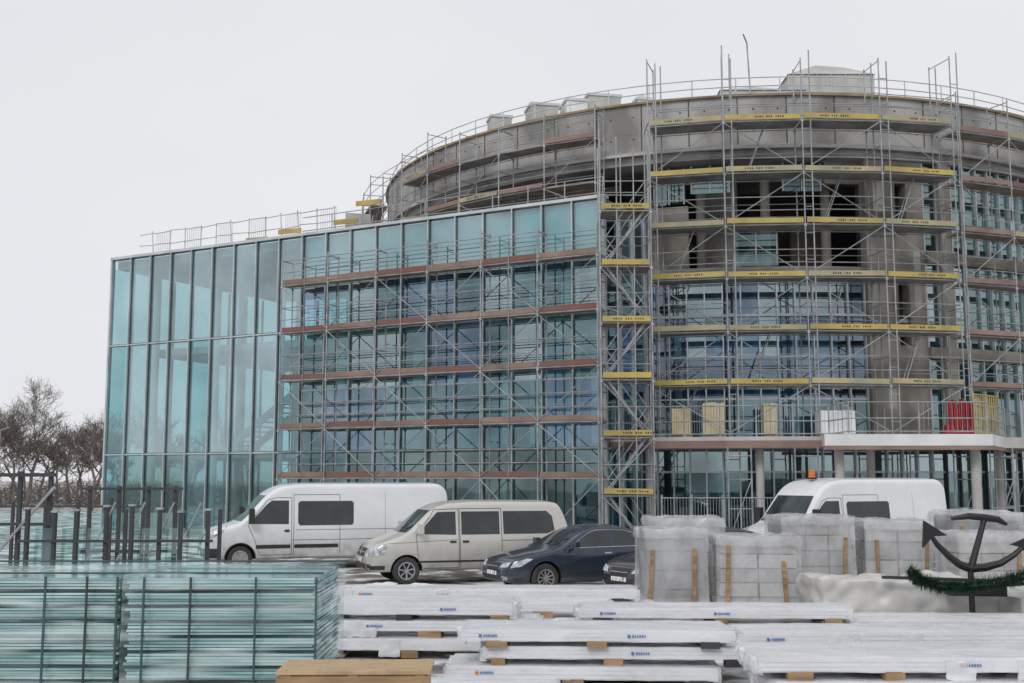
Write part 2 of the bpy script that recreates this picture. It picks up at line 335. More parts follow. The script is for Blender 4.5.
for a in (-18,-7,4):
    p=C(a,21.6,0); rs.tube(p,(p[0],p[1],3.62),.15,concl,12)
for (x,y,sx,sy,h,m) in ((1.4,52,1.3,1.3,2.8,concl),(2.9,52,1.0,1.4,3.0,whiteint),(4.3,53,1.6,1.2,3.6,concl),(5.9,50,.6,.6,2.5,silver),(-.6,53,1.0,1,2.6,concl)):
    rs.box((x,y,17+h/2),(sx,sy,h),m,.2); rs.box((x,y,17+h+.06),(sx+.12,sy+.12,.12),silver,.2)
    rs.tube((x,y,17+h+.1),(x,y,17.3+h),.12,silver,8)
def tent(x,y,w_,d_,h1,h2,m):
    b=[(x-w_,y-d_,17),(x+w_,y-d_,17),(x+w_,y+d_,17),(x-w_,y+d_,17)]
    t=[(x-w_,y-d_,17+h1),(x+w_,y-d_,17+h1),(x+w_,y+d_,17+h1),(x-w_,y+d_,17+h1)]
    rs.hexa(b,t,m); r0=(x-w_*.1,y,17+h2); r1=(x+w_*.6,y,17+h2-.1)
    a_=[(p[0]+(.06 if p[0]>x else -.06),p[1]+(.06 if p[1]>y else -.06),p[2]+.004) for p in t]
    rs.quad([a_[0],a_[1],r1,r0],m); rs.quad([a_[2],a_[3],r0,r1],m); rs.quad([a_[3],a_[0],r0],m); rs.quad([a_[1],a_[2],r1],m)
    for k in range(7): 
        xx=x-w_+2*w_*k/6; rs.tube((xx,y-d_-.03,17),(xx,y-d_-.03,17+h1),.03,silver,4)
tent(14.3,51,1.9,1.8,3.5,4.6,concl); tent(11.2,50.5,1.9,1.5,2.7,3.4,concl); rs.box((9.3,50,18.2),(1.4,1.2,2.4),whiteint)
rs.tube((10.5,48,17),(10.3,48,21.5),.035,steel,5); rs.tube((10.3,48,21.5),(10.15,48,21.9),.03,darkfr,5)
rs.obj('rotunda_structure',bld,True); rg.obj('rotunda_glazing',bld); rf.obj('rotunda_mullions',bld)
rr=MB(); al=np.arange(-96,60,5.5)
for i in range(len(al)):
    p=C(al[i],18.95,RZ+.09); rr.tube(p,(p[0],p[1],RZ+.85),.026,silver,5)
    if i<len(al)-1:
        for z in (RZ+.5,RZ+.85): rr.tube(C(al[i],18.95,z),C(al[i+1],18.95,z),.024,silver,5)
rr.obj('rim_railing',bld)
rf2=MB()
for i in range(12):
    s=13.6+i*1.0; lean=random.uniform(-.15,.1)
    rf2.tube(W(s,-1.6,12.84),W(s+.1,-1.6+lean,14.5),.03,silver,5)
    for z in (13.1,13.8,14.4): rf2.tube(W(s,-1.6,z),W(s+1.0,-1.6,z+random.uniform(-.06,.06)),.022,silver,4)
    if i%2==0:
        for k in range(8): rf2.tube(W(s+.12*k,-1.6,13.1),W(s+.12*k,-1.6,14.4),.008,steel,3)
for i in range(9): 
    s=i*1.6+.4; rf2.tube(W(s,-.8,12.84),W(s,-.8,13.9),.025,steel,5)
    for z in (13.3,13.9): rf2.tube(W(s,-.8,z),W(s+1.6,-.8,z),.02,steel,4)
for s,z,mm in ((17.2,13.3,yel2),(15.3,13.5,yel),(12.2,13.6,yel),(11.0,14.3,yel),(8.6,13.3,yel2)): rf2.beam(W(s,-1.3,z),W(s+1.3,-1.3,z+.05),.04,.22,mm)
rf2.box(W(12.7,-2,13.5),(1.1,.1,1.2),concl,.3); rf2.box(W(10.2,-3,13.3),(1.6,.9,.8),whiteint,.4)
rf2.obj('roof_safety_railing')

# ---------------------------------------------------------------- scaffolds
def scaffold(name,nodes,levels,base,top,toes,brace=0,extra=.0,inner_rail=False,skip=.0,dk=deckm,r=.027,th=.19):
    mb=MB(); n=len(nodes)
    for k,(pi,po) in enumerate(nodes):
        tp=top+random.uniform(-.15,extra)
        for j,p in enumerate((pi,po)):
            mb.tube((p[0],p[1],base),(p[0],p[1],tp),r,steel,6)
            mb.box((p[0],p[1],base+.02),(.18,.18,.04),steel)
            for z in levels: mb.box((p[0],p[1],z-.12),(.09,.09,.07),steel)
        for z in levels:
            mb.tube((*pi,z-.06),(*po,z-.06),.024,steel)
            mb.tube((*pi,z+1.0),(*po,z+1.0),.018,steel,4)
        mb.tube((*pi,tp-.1),(*po,tp-.1),.02,steel,4)
    for k in range(n-1):
        ai,ao=Vector(nodes[k][0]),Vector(nodes[k][1]); bi,bo=Vector(nodes[k+1][0]),Vector(nodes[k+1][1])
        for li,z in enumerate(levels):
            for (a,b) in ((ai,bi),(ao,bo)): mb.tube((*a,z-.07),(*b,z-.07),.022,steel,4)
            if random.random()>=skip:
                e=.04
                A,B=ai.lerp(bi,e*.3),bi.lerp(ai,e*.3); Cc,Dd=bo.lerp(ao,e*.3),ao.lerp(bo,e*.3)
                A2=A.lerp(Dd,.06);D2=Dd.lerp(A,.06);B2=B.lerp(Cc,.06);C2=Cc.lerp(B,.06)
                m1=(A2+D2)/2;m2=(B2+C2)/2
                for q in ((A2,m1.lerp(A2,.03),m2.lerp(B2,.03),B2),(m1.lerp(D2,.03),D2,C2,m2.lerp(C2,.03))):
                    dz=random.uniform(-.006,.006)
                    mb.hexa([(p.x,p.y,z-.04+dz) for p in q],[(p.x,p.y,z+.01+dz) for p in q],random.choice([dk,dk,deckm]))
                t=toes[(k+li*2)%len(toes)] if isinstance(toes,list) else toes
                if t:
                    o=(bo-ao).normalized()*.06
                    off=Vector((o.y,-o.x)).normalized()*.04
                    q0=ao+o+off; q1=bo-o+off; za=z+.09+random.uniform(-.02,.02); zb_=z+.09+random.uniform(-.025,.025)
                    mb.beam((*q0,za),(*q1,zb_),.03,th,t)
                    L_=(q1-q0).length; u=(q1-q0).normalized(); s0=L_*random.uniform(.2,.45); oo=off.normalized()*.017
                    if t in (yel,yel2,redb) and random.random()<.8:
                        for q in range(13):
                            if q in(4,8): continue
                            f=(s0+q*.085)/L_; c=q0+u*(s0+q*.085)+oo; zz=za+(zb_-za)*f
                            mb.beam((*c,zz),(*(c+u*random.uniform(.035,.055)),zz),.006,random.uniform(.05,.08),ink if t!=redb else whiteint)
            for h in (.5,1.0):
                if random.random()>.06: mb.tube((*ao,z+h),(*bo,z+h+random.uniform(-.02,.02)),.019,steel,4)
                if inner_rail: mb.tube((*ai,z+h),(*bi,z+h),.017,steel,4)
            if brace and (k%brace==0):
                z0=levels[li-1] if li>0 else base+.2
                if (li+k)%2: mb.tube((*ao,z0),(*bo,z-.1),.02,steel,4)
                else: mb.tube((*bo,z0),(*ao,z-.1),.02,steel,4)
    return mb
def Wn(s,t): p=W(s,t,0); return (p[0],p[1])
def Cn(a,r): p=C(a,r,0); return (p[0],p[1])
nodes=[(Wn(s,.38),Wn(s,1.1)) for s in np.linspace(-.2,14.3,7)]
mb=scaffold('s',nodes,[2.6,4.6,6.6,8.6,10.6],0,11.8,[redb2,redb,redb2,redb2,redb],brace=1,extra=.1,inner_rail=True,dk=decku,th=.19)
for k in range(6):
    for z in (3.9,7.9): mb.tube((*nodes[k][0],z),W(-.2+k*2.417,0.13,z),.018,steel,4)
    m_=(Vector(nodes[k][1])+Vector(nodes[k+1][1]))/2
    if k%2: mb.tube((m_.x,m_.y,2.6),(m_.x,m_.y,11.5),.02,steel,4)
mb.obj('facade_scaffolding')
lv=[6,8,10,12,14,16]
ang=[-18.0,-9.8,-1.4,7.2,15.8]
nodes=[(Cn(a,19.75),Cn(a,21.0)) for a in ang]
mb=scaffold('s',nodes,lv,4.0,18.4,[yel,yel,yel2,yel2,yel,yel,yel2],brace=1,extra=.6,inner_rail=True)
for a in ang:
    for r_ in (19.75,21.0):
        p=Cn(a+.9,r_); mb.tube((*p,4.0),(*p,18.4+random.uniform(-.3,.9)),.027,steel,6)
    q=Cn(a+.9,21.0); p=Cn(a,21.0)
    for z in np.arange(4.6,18.4,1.0): mb.tube((*p,z),(*q,z),.018,steel,4)
    p=Cn(a,19.75)
    for z in (8.5,12.5,16.4): mb.tube((*p,z),C(a,18.6,z),.02,steel,4)
for b,z0 in ((0,4),(1,6),(2,8),(3,6),(0,10),(2,12),(1,14),(3,12)):
    a=ang[b]+2.5; p=C(a,20.3,z0); q=C(a+2.2,20.3,z0+2.0)
    for o_ in (-.2,.2):
        mb.tube((p[0],p[1]+o_,p[2]),(q[0],q[1]+o_,q[2]),.02,steel,4)
    for k in range(8):
        f=k/8; x=p[0]+(q[0]-p[0])*f; y=p[1]+(q[1]-p[1])*f; mb.tube((x,y-.2,z0+2*f),(x,y+.2,z0+2*f),.012,steel,4)
mb.obj('facade_scaffolding')
nodes=[((3.25,41.0),(3.1,39.4)),((4.9,41.0),(4.9,39.4))]
mb=scaffold('s',nodes,[2,4,6,8,10,12],0,14.6,[yel,yel2],brace=1,extra=.8,inner_rail=True,dk=decku)
for i,z in enumerate(range(0,12,2)):
    x0,x1=(3.3,4.7) if i%2 else (4.7,3.3)
    for y in (39.6,40.15): mb.beam((x0,y,z+.05),(x1,y,z+2),.025,.08,stairm)
    for k in range(9): f=(k+.5)/9; mb.box((x0+(x1-x0)*f,39.88,z+2*f),(.2,.52,.02),stairm)
    for h in (.5,1): mb.tube((x0,39.5,z+h),(x1,39.5,z+2+h),.017,steel,4)
for p in ((3.7,39.4),(4.3,39.4),(4.0,41),(3.1,40.2),(4.9,40.2)): mb.tube((*p,0),(*p,14+random.random()),.025,steel,5)
mb.obj('stair_scaffolding_tower')
al=np.arange(-84,-19,6.6)
nodes=[(Cn(a,19.5),Cn(a,20.5)) for a in al]
mb=scaffold('s',nodes,[14.2,16.0],12.84,16.9,[redb2,yel2,redb2,None,None],brace=2,extra=1.0,skip=.2,dk=decku,inner_rail=True)
mb.obj('roof_scaffolding')
al=np.arange(17.6,58,7.6)
nodes=[(Cn(a,19.5),Cn(a,20.5)) for a in al]
mb=scaffold('s',nodes,[6,8,10,12,14,16],0,17.4,[redb2,redb,redb2,yel2],brace=1,extra=.6,inner_rail=True,dk=decku)
mb.obj('facade_scaffolding')
mb=MB()
for x,y in [(16.8+i*.95,40.2+i*1.65+.2*(i%2)) for i in range(6)]+[(15.6,40.4),(14.2,40.8),(9.8,39.6),(7.4,39.2)]:
    for o_ in (0,.8):
        mb.tube((x+o_,y,0),(x+o_,y,3.6),.03,steel,5)
    for z in (.5,1.5,2.5,3.3): mb.tube((x,y,z),(x+.8,y,z),.02,steel,4)
    mb.tube((x,y,.5),(x+.8,y,2.5),.018,steel,4)
mb.obj('slab_shoring_props')
mb=MB()
pts=[C(a,22.3,4.0) for a in np.arange(-21,2,3.4)]+[(11.5,38.9,4.03),(13.9,38.9,4.03),(16.2,38.9,4.03),(18.5,42.8,4.03),(20.8,46.7,4.03)]
for i,p in enumerate(pts):
    mb.tube(p,(p[0],p[1],p[2]+1.15),.03,steel,5)
    if i<len(pts)-1:
        q=pts[i+1]
        for h in (.1,.55,1.1): mb.tube((p[0],p[1],p[2]+h),(q[0],q[1],q[2]+h),.022,steel,4)
        if i%2==0 or i>7:
            for k in range(14): f=k/14; x=p[0]+(q[0]-p[0])*f; y=p[1]+(q[1]-p[1])*f; mb.tube((x,y,p[2]+.1),(x,y,p[2]+1.1),.008,steel,3)
mb.obj('terrace_safety_railing')
for i,(a,r_,w_,h,m) in enumerate(((-15,20.3,.7,1.0,insul),(-11.5,20.4,.8,1.2,insul),(-5.5,20.3,.5,1.15,insul),(1.6,20.4,1.3,.9,whiteint))):
    mb=MB(); p=C(a,r_,0); n=8
    for k in range(n): mb.box((p[0]+w_*(k-3.5)/n,p[1]+random.uniform(-.02,.02),4.14+h/2),(w_/n*.9,.7,h*random.uniform(.92,1)),m,R(a))
    for o_ in (-.25,.25): mb.box((p[0],p[1]+o_,4.07),(w_,.1,.11),wood,R(a))
    mb.obj('material_pack')
mb=MB()
p=C(13.6,20.9,4.03)
for k in range(6):
    mb.box((p[0]+k*.16,p[1]-.3,4.8+.1*(k%2)),(.06,.2,1.1-.1*(k%3)),red,.3)
mb.box((p[0]+.4,p[1]-.1,4.3),(1.1,.4,.35),red,.1)
mb.obj('red_shutter_props')
mb=MB()
for k in range(12): mb.tube((16.9+.14*k,41.6+.14*k,4.03),(16.9+.14*k,41.6+.14*k,5.6),.025,yel,4)
for z in (4.2,4.7,5.2,5.6): mb.tube((16.9,41.6,z),(18.5,43.2,z),.03,yel,4)
mb.obj('yellow_safety_gate')
mb=MB()
for i in range(7):
    x0=4.9+i*1.0; y=37.6+.05*i
    mb.tube((x0,y,0),(x0,y,2.0),.03,steel,5)
    for z in (.2,1.9): mb.tube((x0,y,z),(x0+1,y,z),.022,steel,4)
    for k in range(9): mb.tube((x0+.1*k+.1,y,.2),(x0+.1*k+.1,y,1.9),.008,steel,3)
mb.obj('site_fence')
# ---------------------------------------------------------------- vehicles
def lin(pts,x):
    return float(np.interp(x,[p[0] for p in pts],[p[1] for p in pts]))
def smo(pts,x,d):
    return sum(lin(pts,x+k*d) for k in (-2,-1,0,1,2))/5
def vehicle(name,L,hw,top,bot,wid,fz,rad,pm,patches,wheels,wr,loc,rz,crown=.035,spokes=0,extras=None,ww=.2):
    E=empty(name,loc,rz)
    xs=sorted(set([0,.012,.03,.055,.09,.13,.18]+list(np.arange(.24,L-.2,.07))+[L-.18,L-.12,L-.08,L-.045,L-.02,L]))
    vs=[];fs=[];nr=None
    for x in xs:
        d=min(.07,x*.5,(L-x)*.5); zt=smo(top,x,d); zb=smo(bot,x,d); wd=smo(wid,x,d)
        r=min(rad,(zt-zb)*.3); half=[(0,zb),(wd*lin(fz,zb)*.6,zb),(wd*lin(fz,zb)*.96,zb)]
        zz=np.linspace(zb+.04*min(1,(zt-zb)),zt-r,16)
        half+=[(wd*(lin(fz,z-.04)+lin(fz,z)+lin(fz,z+.04))/3,z) for z in zz]
        cy=half[-1][0]-r
        for th in (20,40,60,78): half.append((cy+r*math.cos(R(th)),zt-r+r*math.sin(R(th))))
        for q in (1,.8,.6,.4,.2,0): half.append((cy*q,zt+crown*(1-q*q)))
        ring=half+[(-y,z) for y,z in half[1:-1][::-1]]
        nr=len(ring); vs+=[(L/2-x,y,z) for y,z in ring]
    for i in range(len(xs)-1):
        for j in range(nr): a=i*nr+j;b=i*nr+(j+1)%nr; fs.append([a,b,b+nr,a+nr])
    fs.append(list(range(nr))); fs.append(list(range((len(xs)-1)*nr,len(xs)*nr))[::-1])
    tree=BVHTree.FromPolygons([Vector(v) for v in vs],fs)
    me=bpy.data.meshes.new('body'); me.from_pydata(vs,[],fs); me.materials.append(pm)
    bm=bmesh.new(); bm.from_mesh(me); bmesh.ops.recalc_face_normals(bm,faces=bm.faces); bm.to_mesh(me); bm.free()
    body=bpy.data.objects.new('body',me); scene.collection.objects.link(body)
    cut=MB()
    for x in wheels:
        for sgn in (-1,1): cut.tube((L/2-x,sgn*(hw-.34),wr),(L/2-x,sgn*(hw+.2),wr),wr+.065,black,28)
    c=cut.obj('cutter'); bm=bmesh.new(); bm.from_mesh(c.data); bmesh.ops.recalc_face_normals(bm,faces=bm.faces); bm.to_mesh(c.data); bm.free()
    md=body.modifiers.new('b','BOOLEAN'); md.operation='DIFFERENCE'; md.object=c; md.solver='EXACT'
    try: md.material_mode='TRANSFER'
    except Exception: pass
    dg=bpy.context.evaluated_depsgraph_get(); dg.update()
    nm=bpy.data.meshes.new_from_object(body.evaluated_get(dg)); body.modifiers.clear(); body.data=nm
    bpy.data.objects.remove(c); nm.shade_smooth(); nm.set_sharp_from_angle(angle=R(38)); body.parent=E
    pb=MB()
    def patch(poly,view,m,off=.004):
        bm=bmesh.new(); f=bm.faces.new([bm.verts.new((a,b,0)) for a,b in poly])
        a0=min(p[0] for p in poly);a1=max(p[0] for p in poly);b0=min(p[1] for p in poly);b1=max(p[1] for p in poly)
        for ax,(lo,hi) in enumerate(((a0,a1),(b0,b1))):
            k=lo+.06
            while k<hi:
                co=Vector((k,0,0)) if ax==0 else Vector((0,k,0)); nn=Vector((1,0,0)) if ax==0 else Vector((0,1,0))
                bmesh.ops.bisect_plane(bm,geom=bm.verts[:]+bm.edges[:]+bm.faces[:],plane_co=co,plane_no=nn); k+=.06
        bmesh.ops.triangulate(bm,faces=[f for f in bm.faces if len(f.verts)>4])
        bm.verts.ensure_lookup_table(); out=[]
        for v in bm.verts:
            a,b=v.co.x,v.co.y
            if view in 'LR':
                s=1 if view=='L' else -1; o=Vector((L/2-a,s*4,b)); d=Vector((0,-s,0))
            elif view=='F': o=Vector((L/2+2,a,b)); d=Vector((-1,0,0))
            else: o=Vector((-L/2-2,a,b)); d=Vector((1,0,0))
            h=tree.ray_cast(o,d)
            out.append(h[0]+h[1].normalized()*off*(1 if h[1].dot(d)<0 else -1) if h[0] is not None else None)
        for i,v in enumerate(bm.verts): v.index=i
        k=pb.mi(m); mp={}
        for i,p in enumerate(out):
            if p is not None: mp[i]=len(pb.v); pb.v.append(tuple(p))
        for f in bm.faces:
            ids=[v.index for v in f.verts]
            if all(i in mp for i in ids): pb.f.append([mp[i] for i in ids]); pb.m.append(k)
        bm.free()
    def seam(pts,view,m=black,wd=.014,off=.003):
        for p,q in zip(pts[:-1],pts[1:]):
            p=Vector(p);q=Vector(q);n=(q-p).normalized();n=Vector((-n.y,n.x))*wd/2
            patch([tuple(p-n),tuple(q-n),tuple(q+n),tuple(p+n)],view,m,off)
    for kind,views,data,m,*o_ in patches:
        for v in views:
            if kind=='p': patch(data,v,m,*(o_ or [.004]))
            else: seam(data,v,m,*(o_ or [.014]))
    for x in wheels:
        for s in 'LR':
            pts=[(x+(wr+.075)*math.cos(R(t)),wr+(wr+.075)*math.sin(R(t))) for t in range(0,181,12)]
            seam(pts,s,black if pm.name[:5]=='white' else pm,.03,.01)
    pb.obj('windows_and_trim',E,True)
    wb=MB()
    for x in wheels:
        for sgn in (-1,1):
            cx=L/2-x; yo=sgn*(hw-.02); yi=sgn*(hw-.02-ww); n=32
            prof=[(wr*.62,yo-sgn*.01),(wr*.66,yo),(wr*.93,yo),(wr,yo-sgn*.03),(wr,yi+sgn*.03),(wr*.93,yi),(wr*.3,yi)]
            vs2=[];fs2=[]
            for i in range(n):
                t=6.28318*i/n
                for r_,y in prof: vs2.append((cx+r_*math.cos(t),y,wr+r_*math.sin(t)))
            P=len(prof)
            for i in range(n):
                for j in range(P-1): a=i*P+j;b=((i+1)%n)*P+j; fs2.append([a,b,b+1,a+1])
            wb.add(vs2,fs2,rubber)
            wb.tube((cx,yo-sgn*.07,wr),(cx,yo-sgn*.06,wr),wr*.62,black if spokes else rimm,24)
            vs2=[];fs2=[]
            for i in range(n):
                t=6.28318*i/n
                for r_,y in ((wr*.64,yo+sgn*.004),(wr*.56,yo+sgn*.004),(wr*.54,yo-sgn*.05)): vs2.append((cx+r_*math.cos(t),y,wr+r_*math.sin(t)))
            for i in range(n):
                for j in range(2): a=i*3+j;b=((i+1)%n)*3+j; fs2.append([a,b,b+1,a+1])
            wb.add(vs2,fs2,rimm)
            wb.tube((cx,yo-sgn*.06,wr),(cx,yo-sgn*.005,wr),wr*.16,rimm,12)
            ns=spokes or 6
            for i in range(ns):
                t=6.28318*i/ns+.2
                wb.beam((cx+wr*.1*math.cos(t),yo-sgn*.03,wr+wr*.1*math.sin(t)),(cx+wr*.58*math.cos(t),yo-sgn*.015,wr+wr*.58*math.sin(t)),.035 if spokes else .06,.03,rimm)
    wb.obj('wheels',E,True)
    if extras:
        xb=MB(); extras(xb,L,hw); 
        o=xb.obj('mirrors_and_fittings',E,True); bv=o.modifiers.new('bev','BEVEL'); bv.width=.02; bv.segments=3; bv.limit_method='ANGLE'
    return E
white=paint('white_paint',(.76,.775,.79),dirt=.6,dz=1.2); beige=paint('champagne_paint',(.60,.585,.54),metal=.15,dirt=.6,dz=1.05)
navy=paint('dark_blue_paint',(.035,.05,.08),rough=.16,metal=.35,dirt=.3,dz=.7); blackp=paint('black_paint',(.014,.014,.018),rough=.2,dirt=.2,dz=.6)
def van_patches(L):
    P=[]; k=.22
    P.append(('p','F',[(-.85,1.35),(.85,1.35),(.74,2.06),(-.74,2.06)],carg2))
    P.append(('p','F',[(-.78,.32),(.78,.32),(.80,.62),(-.80,.62)],black,.006))
    P.append(('p','F',[(-.42,.70),(.42,.70),(.46,1.0),(-.46,1.0)],black,.006))
    P.append(('p','F',[(-.1,.82),(.1,.82),(.1,.96),(-.1,.96)],rimm,.02))
    P.append(('p','F',[(-.26,.42),(.26,.42),(.26,.53),(-.26,.53)],plate,.012))
    for s in (-1,1): P.append(('p','F',[(s*.50,.78),(s*.78,.86),(s*.80,1.12),(s*.62,1.16)][::s],lamp,.008))
    P.append(('p','LR',[(.10,.84),(.50,1.03),(.66,1.22),(.28,1.13)],lamp,.008))
    P.append(('p','LR',[(.08,.30),(.48,.30),(.46,.62),(.05,.62)],black,.006))
    P.append(('p','LR',[(1.02+k,1.28),(1.45+k,1.78),(1.62+k,1.92),(2.1+k,1.92),(2.1+k,1.26)],carg))
    P.append(('s','LR',[(1.36+k,1.27),(1.36+k,1.66)],black,.03))
    P.append(('s','LR',[(1.3+k,.45),(1.18+k,.8),(.98+k,1.24),(1.5+k,1.93),(1.75+k,2.0),(2.18+k,2.0),(2.18+k,.42),(1.3+k,.42)],ink,.014))
    P.append(('s','LR',[(2.24+k,.42),(2.24+k,2.08),(3.55+k,2.08),(3.55+k,.42)],ink,.014))
    P.append(('s','LR',[(2.2+k,.82),(L-.12,.82)],ink,.014))
    P.append(('p','LR',[(1.2+k,.60),(2.15+k,.60),(2.15+k,.70),(1.2+k,.70)],black,.012))
    P.append(('p','LR',[(2.26+k,.60),(3.5+k,.60),(3.5+k,.70),(2.26+k,.70)],black,.012))
    P.append(('p','LR',[(2.42+k,1.22),(3.9+k,1.22),(3.95+k,1.28),(3.95+k,1.84),(3.9+k,1.9),(2.42+k,1.9),(2.36+k,1.84),(2.36+k,1.28)],carg))
    P.append(('s','LR',[(3.1+k,1.24),(3.1+k,1.88)],black,.03,))
    P.append(('p','LR',[(1.98+k,1.05),(2.12+k,1.05),(2.12+k,1.11),(1.98+k,1.11)],black,.02))
    P.append(('s','LR',[(5.1,.9),(5.1,2.15)],ink,.006))
    P.append(('s','LR',[(2.3+k,1.10),(5.9,1.10)],ink,.012))
    for s in (-1,1): P.append(('p','B',[(s*.72,1.0),(s*.9,1.0),(s*.88,1.6),(s*.74,1.6)][::s],red))
    return P
def van_extra(beacon):
    def f(xb,L,hw):
        for s in (-1,1):
            xb.beam((L/2-1.3,s*(hw-.02),1.38),(L/2-1.28,s*(hw+.18),1.42),.06,.06,black)
            xb.box((L/2-1.26,s*(hw+.2),1.5),(.14,.2,.42),black)
            xb.box((L/2-1.335,s*(hw+.2),1.5),(.006,.16,.36),carg)
        for y in (-.35,.4): xb.beam((L/2-1.06,y,1.33),(L/2-1.3,y+.45,1.58),.02,.02,black)
        if beacon:
            xb.box((L/2-2.1,.1,2.54),(.16,.24,.05),black); xb.tube((L/2-2.1,.1,2.56),(L/2-2.1,.1,2.78),.1,orange,14,.08)
    return f
vtop=lambda L,h:[(0,.72),(.05,.92),(.16,1.08),(1.02,1.32),(1.75,h-.25),(2.12,h-.06),(2.7,h),(L-.25,h),(L-.06,h-.08),(L,h-.3)]
vbot=lambda L:[(0,.42),(.08,.3),(L-.1,.34),(L,.42)]
vwid=lambda L,hw:[(0,hw*.74),(.08,hw*.84),(.35,hw*.95),(.9,hw*.99),(1.5,hw),(L-.3,hw),(L-.05,hw*.97),(L,hw*.93)]
vfz=[(.2,.95),(.45,.995),(.8,1),(1.2,.985),(1.5,.955),(2.2,.885),(2.6,.86)]
vehicle('white_van',7.0,1.0,vtop(7.0,2.38),vbot(7.0),vwid(7.0,1.0),vfz,.14,white,van_patches(7.0),(1.0,5.2),.34,(-5.5,33.7,0),R(200),extras=van_extra(False))
vehicle('white_van',6.5,1.0,vtop(6.5,2.52),vbot(6.5),vwid(6.5,1.0),vfz,.14,white,van_patches(6.5),(1.0,4.8),.34,(9.45,33.0,0),R(207),extras=van_extra(True))
L=5.2
tp=[(0,.62),(.04,.80),(.14,.93),(.75,1.12),(.95,1.20),(1.62,1.80),(1.95,1.92),(2.6,1.97),(L-.5,1.95),(L-.2,1.88),(L-.06,1.35),(L,.95)]
mbp=[('p','F',[(-.78,1.23),(.78,1.23),(.64,1.76),(-.64,1.76)],carg2),
('p','F',[(-.76,.3),(.76,.3),(.78,.5),(-.78,.5)],black,.006),('p','F',[(-.44,.66),(.44,.66),(.46,.86),(-.46,.86)],black,.006),
('p','F',[(-.44,.75),(.44,.75),(.44,.775),(-.44,.775)],rimm,.012),('p','F',[(-.08,.7),(.08,.7),(.08,.84),(-.08,.84)],rimm,.018),
('p','F',[(-.26,.53),(.26,.53),(.26,.63),(-.26,.63)],plate,.012),
('p','F',[(.5,.66),(.78,.68),(.78,.93),(.54,.9)],lamp,.008),('p','F',[(-.54,.9),(-.78,.93),(-.78,.68),(-.5,.66)],lamp,.008),
('p','LR',[(.10,.68),(.42,.72),(.48,.97),(.14,.92)],lamp,.008),('p','LR',[(.06,.3),(.42,.3),(.42,.46),(.04,.46)],black,.006),
('p','LR',[(1.22,1.2),(1.62,1.62),(1.72,1.72),(2.18,1.73),(2.18,1.17)],carg),
('p','LR',[(2.32,1.17),(3.3,1.17),(3.3,1.73),(2.32,1.73)],carg),('p','LR',[(3.4,1.17),(4.55,1.17),(4.75,1.25),(4.7,1.6),(4.55,1.73),(3.4,1.73)],carg),
('s','LR',[(1.25,.5),(1.18,1.15),(1.65,1.78),(2.25,1.8),(2.25,.38),(1.3,.38)],ink,.014),('s','LR',[(2.28,.38),(2.28,1.8),(3.35,1.8),(3.35,.38)],ink,.014),
('s','LR',[(3.36,1.02),(4.95,1.02)],ink,.014),('s','LR',[(.5,.98),(2.25,1.06)],ink,.008),
('p','LR',[(1.25,.52),(3.9,.52),(3.9,.56),(1.25,.56)],black,.014),
('p','LR',[(2.02,.98),(2.18,.98),(2.18,1.03),(2.02,1.03)],black,.02),('p','LR',[(2.34,.98),(2.5,.98),(2.5,1.03),(2.34,1.03)],black,.02),
('p','B',[(-.7,1.1),(.7,1.1),(.62,1.7),(-.62,1.7)],carg),('p','B',[(.72,.8),(.88,.8),(.86,1.3),(.74,1.3)],red),('p','B',[(-.88,.8),(-.72,.8),(-.74,1.3),(-.86,1.3)],red)]
def me_(xb,L,hw):
    for s in (-1,1):
        xb.beam((L/2-1.3,s*(hw-.04),1.24),(L/2-1.27,s*(hw+.12),1.28),.05,.05,black); xb.box((L/2-1.26,s*(hw+.14),1.33),(.12,.2,.24),beige)
    for y in (-.3,.3): xb.beam((L/2-.93,y,1.22),(L/2-1.15,y+.4,1.42),.02,.02,black)
vehicle('minibus',L,.95,tp,vbot(L),vwid(L,.95),[(.2,.95),(.45,.995),(.8,1),(1.05,.985),(1.2,.955),(1.8,.85),(2,.82)],.12,beige,mbp,(.95,4.0),.33,(-1.25,29.2,0),R(198),extras=me_,spokes=7)
L=4.7
tp=[(0,.50),(.05,.64),(.2,.74),(.7,.86),(1.25,.95),(1.45,1.03),(2.05,1.36),(2.45,1.44),(2.9,1.44),(3.4,1.34),(4.0,1.10),(4.2,1.06),(4.58,1.03),(4.66,.9),(4.7,.6)]
bt=[(0,.33),(.1,.22),(1,.2),(3.8,.2),(4.6,.26),(4.7,.4)]
wd=[(0,.56),(.06,.68),(.2,.79),(.5,.86),(1.0,.895),(2,.905),(3.5,.905),(4.3,.86),(4.6,.78),(4.7,.68)]
cf=[(.15,.93),(.35,.985),(.6,1),(.82,.985),(.93,.945),(1.05,.87),(1.4,.72),(1.5,.70)]
